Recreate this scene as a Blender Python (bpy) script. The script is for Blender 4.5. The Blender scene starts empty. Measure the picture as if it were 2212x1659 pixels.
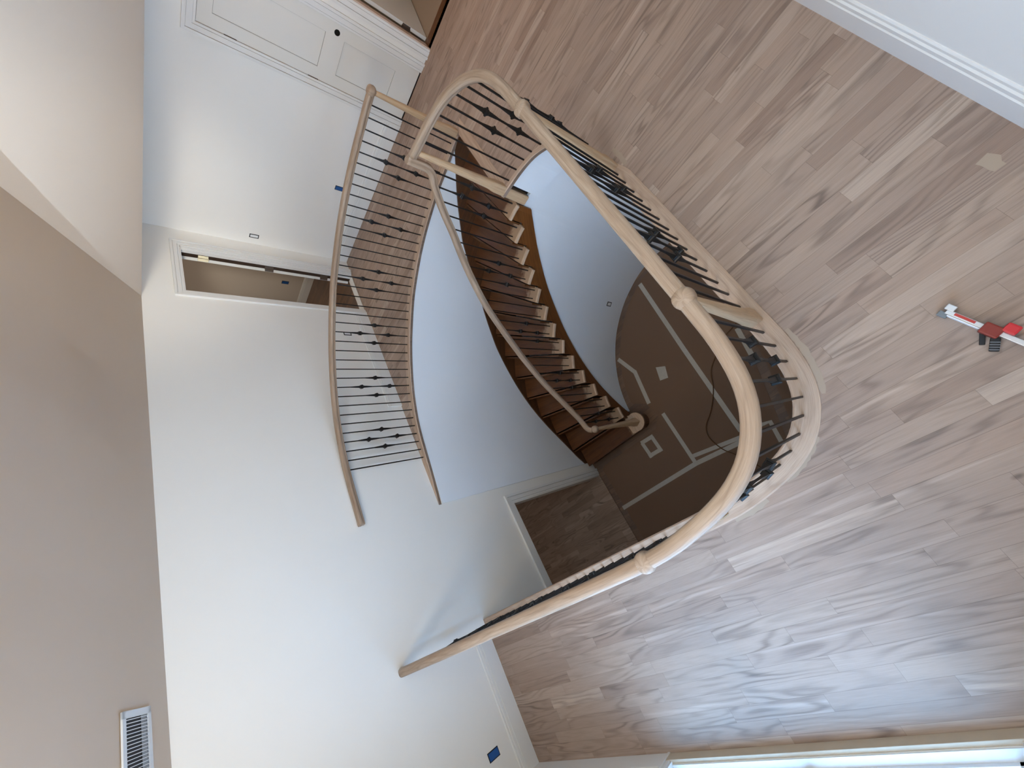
import bpy, bmesh, math, random
from mathutils import Vector, Matrix
from mathutils.geometry import tessellate_polygon

random.seed(4)
SC = bpy.context.scene
COL = SC.collection

# ------------------------------------------------------------------ helpers
def lin(r, g, b):
    f = lambda c: (c / 255 / 12.92) if c / 255 <= 0.04045 else ((c / 255 + 0.055) / 1.055) ** 2.4
    return (f(r), f(g), f(b), 1.0)

class NT:
    """tiny node-tree writer"""
    def __init__(s, name):
        s.m = bpy.data.materials.new(name); s.m.use_nodes = True
        s.t = s.m.node_tree; s.b = s.t.nodes['Principled BSDF']
    def n(s, kind, **kw):
        o = s.t.nodes.new(kind)
        for k, v in kw.items(): setattr(o, k, v)
        return o
    def put(s, sock, v):
        if hasattr(v, 'is_output') or isinstance(v, bpy.types.NodeSocket): s.t.links.new(v, sock)
        else: sock.default_value = v
    def math(s, op, a, b=None, c=None):
        o = s.n('ShaderNodeMath', operation=op); s.put(o.inputs[0], a)
        if b is not None: s.put(o.inputs[1], b)
        if c is not None: s.put(o.inputs[2], c)
        return o.outputs[0]
    def comb(s, x, y, z):
        o = s.n('ShaderNodeCombineXYZ'); s.put(o.inputs[0], x); s.put(o.inputs[1], y); s.put(o.inputs[2], z)
        return o.outputs[0]
    def noise(s, vec, scale=1.0, detail=3.0, rough=0.55):
        o = s.n('ShaderNodeTexNoise'); s.put(o.inputs['Vector'], vec)
        o.inputs['Scale'].default_value = scale; o.inputs['Detail'].default_value = detail
        o.inputs['Roughness'].default_value = rough
        return o.outputs[0]
    def ramp(s, fac, stops):
        o = s.n('ShaderNodeValToRGB'); s.put(o.inputs[0], fac)
        e = o.color_ramp.elements
        while len(e) < len(stops): e.new(0.5)
        for i, (p, c) in enumerate(stops): e[i].position = p; e[i].color = c
        return o.outputs[0]
    def mix(s, fac, a, b, mode='MIX'):
        o = s.n('ShaderNodeMix', data_type='RGBA', blend_type=mode)
        s.put(o.inputs[0], fac); s.put(o.inputs[6], a); s.put(o.inputs[7], b)
        return o.outputs[2]
    def bump(s, h, strength=0.2, dist=0.002):
        o = s.n('ShaderNodeBump'); s.put(o.inputs['Height'], h)
        o.inputs['Strength'].default_value = strength; o.inputs['Distance'].default_value = dist
        s.t.links.new(o.outputs[0], s.b.inputs['Normal'])
    def base(s, c, rough=0.6, metal=0.0, spec=0.4):
        s.put(s.b.inputs['Base Color'], c); s.put(s.b.inputs['Roughness'], rough)
        s.b.inputs['Metallic'].default_value = metal; s.b.inputs['Specular IOR Level'].default_value = spec
        return s.m

def plain(name, c, rough=0.6, metal=0.0, var=0.06, scale=30.0, spec=0.4):
    n = NT(name); tc = n.n('ShaderNodeTexCoord')
    f = n.noise(tc.outputs['Object'], scale, 3)
    d = tuple(x * (1 - var) for x in c[:3]) + (1,); u = tuple(min(1, x * (1 + var)) for x in c[:3]) + (1,)
    return n.base(n.mix(f, d, u), rough, metal, spec)

def paint(name, c, rough=0.75, bump=0.05, spec=0.3):
    n = NT(name); tc = n.n('ShaderNodeTexCoord'); v = tc.outputs['Object']
    f = n.noise(v, 1.7, 4); d = tuple(x * 0.965 for x in c[:3]) + (1,)
    g = n.noise(v, 260, 2)
    n.bump(g, bump, 0.001)
    return n.base(n.mix(f, d, c), rough, 0, spec)

def planks(name, w, L, tones, dark, gap=(0.02, 0.013, 0.008, 1), along='Y', rough=0.62, grain=0.75, bright=1.0):
    """strip flooring: rows of boards with their own tone, stretched grain and fine seams"""
    n = NT(name); tc = n.n('ShaderNodeTexCoord'); sp = n.n('ShaderNodeSeparateXYZ')
    n.t.links.new(tc.outputs['Object'], sp.inputs[0])
    X, Y = (sp.outputs[0], sp.outputs[1]) if along == 'Y' else (sp.outputs[1], sp.outputs[0])
    xr = n.math('DIVIDE', X, w); row = n.math('FLOOR', xr); fx = n.math('SUBTRACT', xr, row)
    wn = n.n('ShaderNodeTexWhiteNoise', noise_dimensions='1D'); n.put(wn.inputs['W'], row)
    ln = n.math('MULTIPLY_ADD', wn.outputs['Value'], 0.7 * L, 0.55 * L)
    wn2 = n.n('ShaderNodeTexWhiteNoise', noise_dimensions='1D'); n.put(wn2.inputs['W'], n.math('ADD', row, 57.3))
    yr = n.math('ADD', n.math('DIVIDE', Y, ln), n.math('MULTIPLY', wn2.outputs['Value'], 9.0))
    cell = n.math('FLOOR', yr); fy = n.math('SUBTRACT', yr, cell)
    wid = n.n('ShaderNodeTexWhiteNoise', noise_dimensions='2D')
    n.put(wid.inputs['Vector'], n.comb(row, cell, 0.0))
    rnd = wid.outputs['Value']
    tone = n.ramp(rnd, tones)
    off = n.math('MULTIPLY', rnd, 37.0)
    # cathedral grain: contour rings of a stretched noise, plus fibres, mineral streaks and small knots
    oX = n.math('ADD', X, n.math('MULTIPLY', off, 0.37))
    warp = n.noise(n.comb(n.math('MULTIPLY', oX, 7.0), n.math('MULTIPLY', Y, 1.0), off), 1.0, 2, 0.45)
    ph = n.math('ADD', n.math('MULTIPLY', X, 95.0), n.math('MULTIPLY', warp, 62.0))
    band = n.math('POWER', n.math('MULTIPLY_ADD', n.math('SINE', ph), 0.5, 0.5), 2.2)
    amt = n.noise(n.comb(n.math('MULTIPLY', oX, 5.0), n.math('MULTIPLY', Y, 1.5), n.math('ADD', off, 11.0)), 1.0, 2)
    amt = n.math('MULTIPLY', n.math('MAXIMUM', n.math('SUBTRACT', amt, 0.36), 0.0), 2.6)
    fib = n.noise(n.comb(n.math('MULTIPLY', X, 230.0), n.math('MULTIPLY', Y, 7.0), off), 1.0, 3, 0.7)
    fib = n.ramp(fib, [(0.34, (0, 0, 0, 1)), (0.66, (1, 1, 1, 1))])
    streak = n.noise(n.comb(n.math('MULTIPLY', oX, 46.0), n.math('MULTIPLY', Y, 1.0), n.math('ADD', off, 3.0)), 1.0, 4, 0.62)
    streak = n.ramp(streak, [(0.60, (0, 0, 0, 1)), (0.74, (1, 1, 1, 1))])
    vor = n.n('ShaderNodeTexVoronoi'); n.put(vor.inputs['Vector'], n.comb(n.math('MULTIPLY', X, 3.6), n.math('MULTIPLY', Y, 1.7), 0.0)); vor.inputs['Scale'].default_value = 1.0
    knot = n.ramp(vor.outputs['Distance'], [(0.018, (1, 1, 1, 1)), (0.05, (0, 0, 0, 1))])
    sap = n.noise(n.comb(n.math('MULTIPLY', oX, 17.0), n.math('MULTIPLY', Y, 0.45), n.math('ADD', off, 23.0)), 1.0, 3, 0.5)
    sap = n.ramp(sap, [(0.60, (0, 0, 0, 1)), (0.72, (1, 1, 1, 1))])
    g1 = n.math('MULTIPLY', n.math('MULTIPLY', band, amt), grain)
    g2 = n.math('MULTIPLY', n.math('SUBTRACT', 1.0, fib), 0.20)
    g3 = n.math('MULTIPLY', streak, 0.42)
    g = n.math('MINIMUM', n.math('ADD', n.math('ADD', n.math('ADD', g1, g2), g3), n.math('MULTIPLY', knot, 0.9)), 0.95)
    light = tuple(min(1, v * 1.5) for v in tones[-1][1][:3]) + (1,)
    c = n.mix(n.math('MULTIPLY', sap, 0.40), tone, light)
    c = n.mix(g, c, dark)
    blot = n.noise(tc.outputs['Object'], 1.3, 3)
    c = n.mix(n.math('MULTIPLY', blot, 0.35), c, (0.42 * bright, 0.34 * bright, 0.29 * bright, 1))
    # seams
    ex = n.math('MINIMUM', fx, n.math('SUBTRACT', 1.0, fx)); ex = n.math('MULTIPLY', ex, w)
    ey = n.math('MINIMUM', fy, n.math('SUBTRACT', 1.0, fy)); ey = n.math('MULTIPLY', ey, ln)
    e = n.math('MINIMUM', ex, ey)
    seam = n.math('LESS_THAN', e, 0.0009)
    c = n.mix(n.math('MULTIPLY', seam, 0.30), c, gap)
    n.bump(n.math('SUBTRACT', 1.0, n.math('MULTIPLY', g2, 1.0)), 0.08, 0.001)
    return n.base(c, rough, 0, 0.35)

def wood(name, tones, dark, rough=0.45, scale=1.0, ends=None, coat=0.0):
    """solid wood whose grain runs along the first UV axis (metres)"""
    n = NT(name); uv = n.n('ShaderNodeUVMap'); sp = n.n('ShaderNodeSeparateXYZ')
    n.t.links.new(uv.outputs[0], sp.inputs[0]); U, V = sp.outputs[0], sp.outputs[1]
    tc = n.n('ShaderNodeTexCoord')
    oi = n.n('ShaderNodeObjectInfo'); rnd = n.math('MULTIPLY', oi.outputs['Random'], 31.0)
    a = n.noise(n.comb(n.math('MULTIPLY', U, 1.6 * scale), n.math('MULTIPLY', V, 26.0 * scale), rnd), 1.0, 4, 0.6)
    c = n.ramp(a, tones)
    fib = n.noise(n.comb(n.math('MULTIPLY', U, 9.0 * scale), n.math('MULTIPLY', V, 330.0 * scale), rnd), 1.0, 3, 0.6)
    fib = n.ramp(fib, [(0.35, (1, 1, 1, 1)), (0.6, (0, 0, 0, 1))])
    warp = n.noise(n.comb(n.math('MULTIPLY', U, 1.3), n.math('MULTIPLY', V, 8.0), rnd), 1.0, 2)
    band = n.math('SINE', n.math('MULTIPLY', n.math('ADD', n.math('MULTIPLY', V, 26.0), n.math('MULTIPLY', warp, 6.0)), 6.0))
    band = n.math('POWER', n.math('MULTIPLY_ADD', band, 0.5, 0.5), 4.0)
    g = n.math('ADD', n.math('MULTIPLY', fib, 0.28), n.math('MULTIPLY', band, 0.22))
    c = n.mix(g, c, dark)
    if ends:                     # sanded-back pale wood near the UV origin (the open end of a tread)
        d, pale = ends
        wob = n.noise(n.comb(n.math('MULTIPLY', U, 14.0), n.math('MULTIPLY', V, 9.0), rnd), 1.0, 4, 0.7)
        t = n.math('ADD', U, n.math('MULTIPLY', n.math('SUBTRACT', wob, 0.5), 0.16))
        t = n.n('ShaderNodeMapRange'); 
        src = n.math('ADD', U, n.math('MULTIPLY', n.math('SUBTRACT', wob, 0.5), 0.26))
        n.put(t.inputs[0], src); t.inputs[1].default_value = d; t.inputs[2].default_value = d + 0.075
        t.inputs[3].default_value = 1.0; t.inputs[4].default_value = 0.0
        c = n.mix(t.outputs[0], c, pale)
    m = n.base(c, rough, 0, 0.4)
    n.b.inputs['Coat Weight'].default_value = coat
    return m

M = {}
def mats():
    M['wall'] = paint('painted_wall', lin(237, 235, 230))
    M['well'] = paint('daylight_tinted_wall', lin(230, 235, 241))  # white paint with the bluish tint of the light mixed into its colour
    M['ceil'] = paint('painted_ceiling', lin(232, 226, 218), 0.85)
    M['trim'] = paint('painted_trim', lin(228, 227, 224), 0.45, 0.02, 0.45)
    M['door'] = paint('painted_door', lin(224, 222, 215), 0.5, 0.02, 0.4)
    M['floor'] = planks('oak_strip_floor', 0.0785, 0.95,
        [(0.0, lin(146, 121, 105)), (0.12, lin(166, 142, 126)), (0.42, lin(161, 138, 123)), (0.62, lin(174, 151, 134)), (0.85, lin(166, 140, 123)), (1.0, lin(188, 168, 152))],
        lin(92, 74, 64))
    M['floor_low'] = planks('oak_strip_floor_below', 0.0785, 0.8,
        [(0.0, lin(140, 116, 98)), (0.3, lin(172, 146, 126)), (0.6, lin(156, 130, 112)), (1.0, lin(186, 160, 140))], lin(84, 66, 54), along='Y')
    M['floor_brown'] = planks('finished_oak_floor', 0.06, 0.9,
        [(0.0, lin(84, 56, 36)), (0.5, lin(104, 72, 46)), (1.0, lin(120, 84, 55))], lin(56, 36, 22), along='Y', rough=0.4)
    M['rail'] = wood('sanded_oak_rail', [(0.2, lin(146, 121, 100)), (0.5, lin(168, 145, 124)), (0.8, lin(187, 167, 147))], lin(106, 84, 66), 0.5)
    M['newel'] = wood('sanded_oak_post', [(0.2, lin(182, 149, 114)), (0.5, lin(200, 170, 136)), (0.8, lin(212, 186, 154))], lin(142, 108, 80), 0.5)
    M['nosing'] = wood('raw_oak_edge', [(0.2, lin(172, 145, 124)), (0.5, lin(190, 165, 144)), (0.8, lin(206, 184, 164))], lin(132, 106, 88), 0.6)
    M['tread'] = wood('stained_tread', [(0.15, lin(70, 40, 18)), (0.5, lin(96, 57, 28)), (0.85, lin(118, 74, 38))], lin(44, 24, 11), 0.3,
                      ends=(0.075, lin(160, 130, 102)))
    M['riser'] = wood('stained_riser', [(0.15, lin(74, 43, 20)), (0.5, lin(98, 60, 30)), (0.85, lin(112, 70, 36))], lin(46, 26, 12), 0.32)
    M['stringer'] = wood('stained_stringer', [(0.15, lin(82, 48, 22)), (0.5, lin(112, 68, 34)), (0.85, lin(128, 82, 42))], lin(56, 32, 14), 0.3)
    M['skirt'] = wood('stained_skirt', [(0.15, lin(58, 34, 17)), (0.5, lin(76, 45, 22)), (0.85, lin(94, 58, 30))], lin(38, 22, 10), 0.28)
    M['pale'] = wood('sanded_bare_wood', [(0.15, lin(188, 158, 132)), (0.5, lin(204, 176, 150)), (0.85, lin(216, 192, 168))], lin(150, 122, 98), 0.6)
    M['iron'] = plain('black_iron', lin(19, 18, 18), 0.45, 0.0, 0.15, 60, 0.35)
    M['paper'] = paint('brown_floor_paper', lin(124, 98, 80), 0.8, 0.1, 0.2)
    M['tape'] = plain('grey_masking_tape', lin(184, 176, 164), 0.65, 0, 0.1, 25)
    M['cord'] = plain('tan_cord', lin(98, 66, 34), 0.6)
    M['blue'] = plain('blue_painters_tape', lin(32, 84, 150), 0.6, 0, 0.12, 80)
    M['black'] = plain('black_plastic', lin(24, 25, 28), 0.5)
    M['white'] = plain('white_plastic', lin(228, 230, 232), 0.4, 0, 0.02)
    M['bronze'] = plain('bronze_hinge', lin(92, 80, 70), 0.4, 0.7)
    M['brass'] = plain('worn_brass_hinge', lin(206, 192, 158), 0.4, 0.5)
    M['vent'] = plain('white_vent_metal', lin(214, 216, 218), 0.4, 0, 0.02)
    M['duct'] = plain('dark_duct', lin(44, 44, 52), 0.7)
    M['gap'] = plain('dark_gap', lin(58, 42, 32), 0.8)
    M['beige'] = paint('beige_room_floor', lin(150, 132, 114), 0.9)
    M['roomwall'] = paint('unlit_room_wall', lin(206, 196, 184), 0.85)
    M['silver'] = plain('brushed_steel', lin(206, 208, 212), 0.32, 0.6, 0.05, 120)
    M['red'] = plain('red_plastic', lin(196, 44, 48), 0.4)
    M['darkred'] = plain('dark_red_plastic', lin(128, 44, 34), 0.45)
    M['redstripe'] = plain('red_stripe', lin(184, 62, 54), 0.5)
    M['filler'] = paint('pale_wood_filler', lin(172, 154, 136), 0.8)
    n = NT('window_glass'); n.base((1, 1, 1, 1), 0.02, 0, 0.5); n.b.inputs['Transmission Weight'].default_value = 1.0
    n.b.inputs['IOR'].default_value = 1.02; M['glass'] = n.m
    M['sill'] = plain('weathered_sill_board', lin(196, 180, 158), 0.7, 0, 0.1, 14)
mats()

def new_obj(name, me, mat=None, parent=None, smooth=False):
    o = bpy.data.objects.new(name, me); COL.objects.link(o)
    if mat is not None and not me.materials: me.materials.append(mat)
    if smooth:
        for p in me.polygons: p.use_smooth = True
    if parent is not None: o.parent = parent
    return o

def from_bm(name, bm, mat=None, parent=None, smooth=False):
    bmesh.ops.recalc_face_normals(bm, faces=bm.faces)
    me = bpy.data.meshes.new(name); bm.to_mesh(me); bm.free()
    return new_obj(name, me, mat, parent, smooth)

def label(o, text, cat, group=None):
    o['label'] = text; o['category'] = cat
    if group: o['group'] = group
    return o

def struct(o, text=None):
    o['kind'] = 'structure'
    if text: o['label'] = text
    return o

def empty(name, loc=(0, 0, 0), rz=0.0):
    o = bpy.data.objects.new(name, None); o.location = loc; o.rotation_euler = (0, 0, rz)
    o.empty_display_size = 0.1; COL.objects.link(o); return o

def bm_box(bm, x0, x1, y0, y1, z0, z1, mi=0, mtx=None):
    vs = [Vector((x, y, z)) for x in (x0, x1) for y in (y0, y1) for z in (z0, z1)]
    if mtx: vs = [mtx @ v for v in vs]
    v = [bm.verts.new(p) for p in vs]
    for f in ((0, 1, 3, 2), (4, 6, 7, 5), (0, 4, 5, 1), (2, 3, 7, 6), (0, 2, 6, 4), (1, 5, 7, 3)):
        fc = bm.faces.new([v[i] for i in f]); fc.material_index = mi
    return v

def box(name, x0, x1, y0, y1, z0, z1, mat, parent=None, bevel=0.0):
    bm = bmesh.new(); bm_box(bm, x0, x1, y0, y1, z0, z1)
    if bevel: bmesh.ops.bevel(bm, geom=list(bm.edges), offset=bevel, segments=2, affect='EDGES', profile=0.6)
    return from_bm(name, bm, mat, parent)

def obox(name, p, q, w, z0, z1, mat, parent=None, bevel=0.0, side=0.0):
    """box whose long axis runs from plan point p to q, width w (shifted sideways by side)"""
    d = Vector((q[0] - p[0], q[1] - p[1], 0)); L = d.length; d.normalize(); s = Vector((-d.y, d.x, 0))
    mt = Matrix(((d.x, s.x, 0, p[0]), (d.y, s.y, 0, p[1]), (0, 0, 1, 0), (0, 0, 0, 1)))
    bm = bmesh.new(); bm_box(bm, 0, L, side - w / 2, side + w / 2, z0, z1, 0, mt)
    if bevel: bmesh.ops.bevel(bm, geom=list(bm.edges), offset=bevel, segments=2, affect='EDGES', profile=0.6)
    return from_bm(name, bm, mat, parent)

def prism(name, poly, z0, z1, mat, parent=None):
    """closed plan polygon extruded from z0 to z1"""
    bm = bmesh.new(); n = len(poly)
    tri = tessellate_polygon([[Vector((p[0], p[1], 0)) for p in poly]])
    lo = [bm.verts.new((p[0], p[1], z0)) for p in poly]; hi = [bm.verts.new((p[0], p[1], z1)) for p in poly]
    for t in tri:
        bm.faces.new([hi[i] for i in t]); bm.faces.new([lo[i] for i in reversed(t)])
    for i in range(n):
        j = (i + 1) % n; bm.faces.new((lo[i], lo[j], hi[j], hi[i]))
    return from_bm(name, bm, mat, parent)

def add_uv(o, fn):
    me = o.data; uv = me.uv_layers.new(name='UVMap')
    for lp in me.loops:
        uv.data[lp.index].uv = fn(me.vertices[lp.vertex_index].co)
    return o

# plan curves ------------------------------------------------------
def catmull(P, step):
    P = [Vector(p) for p in P]; out = []
    Q = [2 * P[0] - P[1]] + P + [2 * P[-1] - P[-2]]
    for i in range(1, len(Q) - 2):
        a, b, c, d = Q[i - 1], Q[i], Q[i + 1], Q[i + 2]
        m = max(2, int((c - b).length / 0.02))
        for k in range(m):
            t = k / m
            out.append(0.5 * ((2 * b) + (c - a) * t + (2 * a - 5 * b + 4 * c - d) * t * t + (3 * b - a - 3 * c + d) * t ** 3))
    out.append(P[-1]); return resample(out, step)

def length(P): return sum((P[i + 1] - P[i]).length for i in range(len(P) - 1))

def resample(P, step):
    L = length(P); n = max(2, round(L / step)); out = [P[0].copy()]; acc = 0; i = 0
    for k in range(1, n):
        tgt = L * k / n
        while acc + (P[i + 1] - P[i]).length < tgt: acc += (P[i + 1] - P[i]).length; i += 1
        out.append(P[i].lerp(P[i + 1], (tgt - acc) / (P[i + 1] - P[i]).length))
    out.append(P[-1].copy()); return out

def normals2(P):
    N = []
    for i in range(len(P)):
        a, b = P[max(0, i - 1)], P[min(len(P) - 1, i + 1)]
        t = (b - a).normalized(); N.append(Vector((-t.y, t.x)))
    return N

def offset(P, d):
    """plan offset to the left of travel"""
    return [p + n * d for p, n in zip(P, normals2(P))]

def smooth(P, k=1):
    for _ in range(k):
        P = [P[0]] + [(P[i - 1] + 2 * P[i] + P[i + 1]) / 4 for i in range(1, len(P) - 1)] + [P[-1]]
    return P

def nearest_s(P, q):
    """arc position on P closest to q"""
    best = None; acc = 0
    for i in range(len(P) - 1):
        d = P[i + 1] - P[i]; L = d.length
        t = max(0, min(1, (q - P[i]).dot(d) / (L * L))); e = (P[i] + d * t - q).length
        if best is None or e < best[0]: best = (e, acc + t * L)
        acc += L
    return best[1]

def cut(P, s0, s1, step=0.03):
    """part of P between arc positions"""
    out = []; acc = 0; pts = []
    n = max(2, int((s1 - s0) / step) + 1)
    return [at_s(P, s0 + (s1 - s0) * k / (n - 1)) for k in range(n)]

def at_s(P, s):
    acc = 0
    for i in range(len(P) - 1):
        L = (P[i + 1] - P[i]).length
        if acc + L >= s or i == len(P) - 2: return P[i] + (P[i + 1] - P[i]) * ((s - acc) / L)
        acc += L

def strip_wall(name, P, zlo, zhi, thick, mat, parent=None, uv=False):
    """upright band following plan path P; zlo/zhi numbers or lists; thickened to the left by thick"""
    n = len(P); f = lambda z, i: z[i] if isinstance(z, (list, tuple)) else z
    Q = offset(P, thick); bm = bmesh.new(); R = []
    for i in range(n):
        R.append([bm.verts.new((P[i].x, P[i].y, f(zlo, i))), bm.verts.new((P[i].x, P[i].y, f(zhi, i))),
                  bm.verts.new((Q[i].x, Q[i].y, f(zhi, i))), bm.verts.new((Q[i].x, Q[i].y, f(zlo, i)))])
    for i in range(n - 1):
        for k in range(4):
            bm.faces.new((R[i][k], R[i][(k + 1) % 4], R[i + 1][(k + 1) % 4], R[i + 1][k]))
    bm.faces.new(R[0]); bm.faces.new(R[-1][::-1])
    bmesh.ops.recalc_face_normals(bm, faces=bm.faces)
    me = bpy.data.meshes.new(name); bm.to_mesh(me); bm.free()
    o = new_obj(name, me, mat, parent)
    if uv:
        S = [0]
        for i in range(n - 1): S.append(S[-1] + (P[i + 1] - P[i]).length)
        L = me.uv_layers.new(name='UVMap')
        for lp in me.loops:
            i = lp.vertex_index // 4; v = me.vertices[lp.vertex_index].co
            L.data[lp.index].uv = (S[i], v.z)
    return o

def flat_band(name, A, B, z0, z1, mat, parent=None):
    """flat board between plan paths A and B (same count), UV along its length"""
    n = len(A); bm = bmesh.new(); R = []
    e = 0.008
    for a, b in zip(A, B):
        d = (b - a); L = d.length; d = d / max(L, 1e-6); e2 = min(e, L * 0.3)
        pa, pb = a + d * e2, b - d * e2
        R.append([bm.verts.new((a.x, a.y, z0)), bm.verts.new((a.x, a.y, z1 - e)), bm.verts.new((pa.x, pa.y, z1)),
                  bm.verts.new((pb.x, pb.y, z1)), bm.verts.new((b.x, b.y, z1 - 0.002)), bm.verts.new((b.x, b.y, z0))])
    for i in range(n - 1):
        for k in range(6): bm.faces.new((R[i][k], R[i][(k + 1) % 6], R[i + 1][(k + 1) % 6], R[i + 1][k]))
    bm.faces.new(R[0]); bm.faces.new(R[-1][::-1])
    bmesh.ops.recalc_face_normals(bm, faces=bm.faces)
    me = bpy.data.meshes.new(name); bm.to_mesh(me); bm.free(); o = new_obj(name, me, mat, parent)
    S = [0]
    for i in range(n - 1): S.append(S[-1] + (A[i + 1] - A[i]).length)
    L = me.uv_layers.new(name='UVMap'); W = [0, 0.03, 0.04, 0.12, 0.125, 0.15]
    for lp in me.loops: L.data[lp.index].uv = (S[lp.vertex_index // 6], W[lp.vertex_index % 6])
    return o

RAIL_PROFILE = [(0, 0), (.020, 0), (.0225, .006), (.0215, .014), (.0255, .020), (.0325, .027), (.0345, .036), (.033, .046),
                (.027, .055), (.017, .0605), (0, .062)]
def sweep(name, P3, mat, parent=None, prof=RAIL_PROFILE, side2=None):
    """handrail: moulded section swept along a 3-D path (the path is its underside centre line)"""
    full = prof + [(-x, z) for x, z in reversed(prof[1:-1])]; m = len(full); n = len(P3)
    bm = bmesh.new(); R = []; S = [0]
    for i in range(n):
        a, b = P3[max(0, i - 1)], P3[min(n - 1, i + 1)]; t = (b - a).normalized()
        if side2: s = side2[i]
        else:
            s = t.cross(Vector((0, 0, 1)))
            s = s.normalized()
        u = s.cross(t).normalized()
        R.append([bm.verts.new(P3[i] + s * x + u * z) for x, z in full])
        if i: S.append(S[-1] + (P3[i] - P3[i - 1]).length)
    for i in range(n - 1):
        for k in range(m): bm.faces.new((R[i][k], R[i][(k + 1) % m], R[i + 1][(k + 1) % m], R[i + 1][k]))
    bm.faces.new(R[0]); bm.faces.new(R[-1][::-1])
    bmesh.ops.recalc_face_normals(bm, faces=bm.faces)
    me = bpy.data.meshes.new(name); bm.to_mesh(me); bm.free(); o = new_obj(name, me, mat, parent, True)
    me.polygons[-1].use_smooth = False; me.polygons[-2].use_smooth = False
    W = [0]
    for k in range(1, m): W.append(W[-1] + math.dist(full[k], full[k - 1]))
    L = me.uv_layers.new(name='UVMap')
    for lp in me.loops: L.data[lp.index].uv = (S[lp.vertex_index // m], W[lp.vertex_index % m])
    return o

def lathe(name, prof, mat, parent=None, loc=(0, 0, 0), seg=24):
    bm = bmesh.new(); R = []
    for r, z in prof:
        R.append([bm.verts.new((r * math.cos(2 * PI_ * k / seg), r * math.sin(2 * PI_ * k / seg), z)) for k in range(seg)] if r > 1e-5 else [bm.verts.new((0, 0, z))])
    for a, b in zip(R, R[1:]):
        for k in range(seg):
            q = [a[k % len(a)], a[(k + 1) % len(a)], b[(k + 1) % len(b)], b[k % len(b)]]
            q = list(dict.fromkeys(q))
            if len(q) > 2: bm.faces.new(q)
    if len(R[0]) > 1: bm.faces.new(R[0][::-1])
    if len(R[-1]) > 1: bm.faces.new(R[-1])
    o = from_bm(name, bm, mat, parent, True); o.location = loc
    add_uv(o, lambda c: (c.z, math.atan2(c.y, c.x) * 0.04))
    return o
PI_ = math.pi

# ------------------------------------------------------------------ measured plan
ZL = -2.955                      # lower floor
RISE = 0.197
RB = 0.868                       # underside of the level handrails
V2 = lambda L: [Vector(p) for p in L]
PN = catmull([(-.155, 3.862), (-.155, 3.4), (-.155, 2.8), (-.155, 2.2), (-.155, 1.6), (-.154, 1.3), (-.150, 1.12), (-.140, 1.0), (-.125, .91), (-.105, .813),
              (-.078, .715), (-.043, .627), (.009, .542), (.077, .472), (.156, .418), (.246, .381), (.343, .361), (.441, .351), (.535, .349),
              (.8, .349), (1.2, .349), (1.6, .349), (2.0, .349), (2.25, .351), (2.40, .358), (2.491, .374), (2.585, .405), (2.675, .455),
              (2.755, .522), (2.825, .610), (2.874, .703), (2.902, .794), (2.920, .897), (2.929, 1.008), (2.934, 1.10)], 0.04)
FAR = [(3.987, 1.279), (3.967, 1.383), (3.953, 1.48), (3.933, 1.580), (3.917, 1.678), (3.893, 1.775), (3.866, 1.868), (3.834, 1.959), (3.805, 2.055), (3.770, 2.148),
       (3.734, 2.243), (3.688, 2.332), (3.646, 2.419), (3.599, 2.511), (3.541, 2.590), (3.488, 2.677), (3.436, 2.764), (3.376, 2.842), (3.311, 2.921),
       (3.240, 2.990), (3.174, 3.055), (3.100, 3.130), (3.027, 3.197), (2.952, 3.261), (2.873, 3.326), (2.792, 3.384), (2.707, 3.440), (2.626, 3.495),
       (2.544, 3.542), (2.451, 3.594), (2.364, 3.634), (2.268, 3.674), (2.181, 3.711), (2.083, 3.737), (1.990, 3.762), (1.890, 3.782), (1.792, 3.798), (1.692, 3.808)]
FARB = smooth(V2(FAR), 2)        # positions of the far balusters
PF = catmull([(3.998, 1.10), (3.996, 1.18)] + [tuple(p) for p in FARB] + [(1.5, 3.818), (1.3, 3.822), (1.115, 3.824)], 0.04)
STB = [(2.952, 1.195), (2.940, 1.292), (2.923, 1.392), (2.905, 1.487), (2.874, 1.577), (2.838, 1.672), (2.803, 1.762), (2.760, 1.851), (2.708, 1.936), (2.656, 2.019),
       (2.595, 2.098), (2.535, 2.177), (2.471, 2.250), (2.400, 2.318), (2.323, 2.383), (2.247, 2.445), (2.165, 2.502), (2.080, 2.555), (1.993, 2.603), (1.905, 2.646),
       (1.814, 2.684), (1.719, 2.716), (1.623, 2.743), (1.527, 2.765), (1.426, 2.779), (1.324, 2.790)]
STBV = smooth(V2(STB), 1)
PI = catmull([(2.929, 1.008), (2.940, 1.10)] + [tuple(p) for p in STBV] + [(1.22, 2.795)], 0.03)   # going down the stairs
# treads: inner and outer ends of every nosing, k = 0 is the landing
PIE = offset(PI, 0.056)          # to the left of travel = over the open well
OUT = V2([(3.955, 1.14), (3.915, 1.445), (3.863, 1.745), (3.770, 2.050), (3.649, 2.333), (3.497, 2.605), (3.308, 2.853), (3.080, 3.075), (2.824, 3.264), (2.560, 3.436),
          (2.273, 3.581), (1.977, 3.688), (1.676, 3.752), (1.355, 3.793), (1.046, 3.800)])
INN = V2([(2.890, 1.14), (2.879, 1.318), (2.843, 1.507), (2.787, 1.692), (2.705, 1.868), (2.609, 2.030), (2.492, 2.184), (2.352, 2.327), (2.197, 2.452), (2.028, 2.560),
          (1.850, 2.648), (1.668, 2.708), (1.479, 2.749), (1.289, 2.778), (1.05, 2.72)])

N_Y, W_X, S_Y, E_X = 3.86, 5.145, -.79, -1.315
T = 0.12

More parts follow.
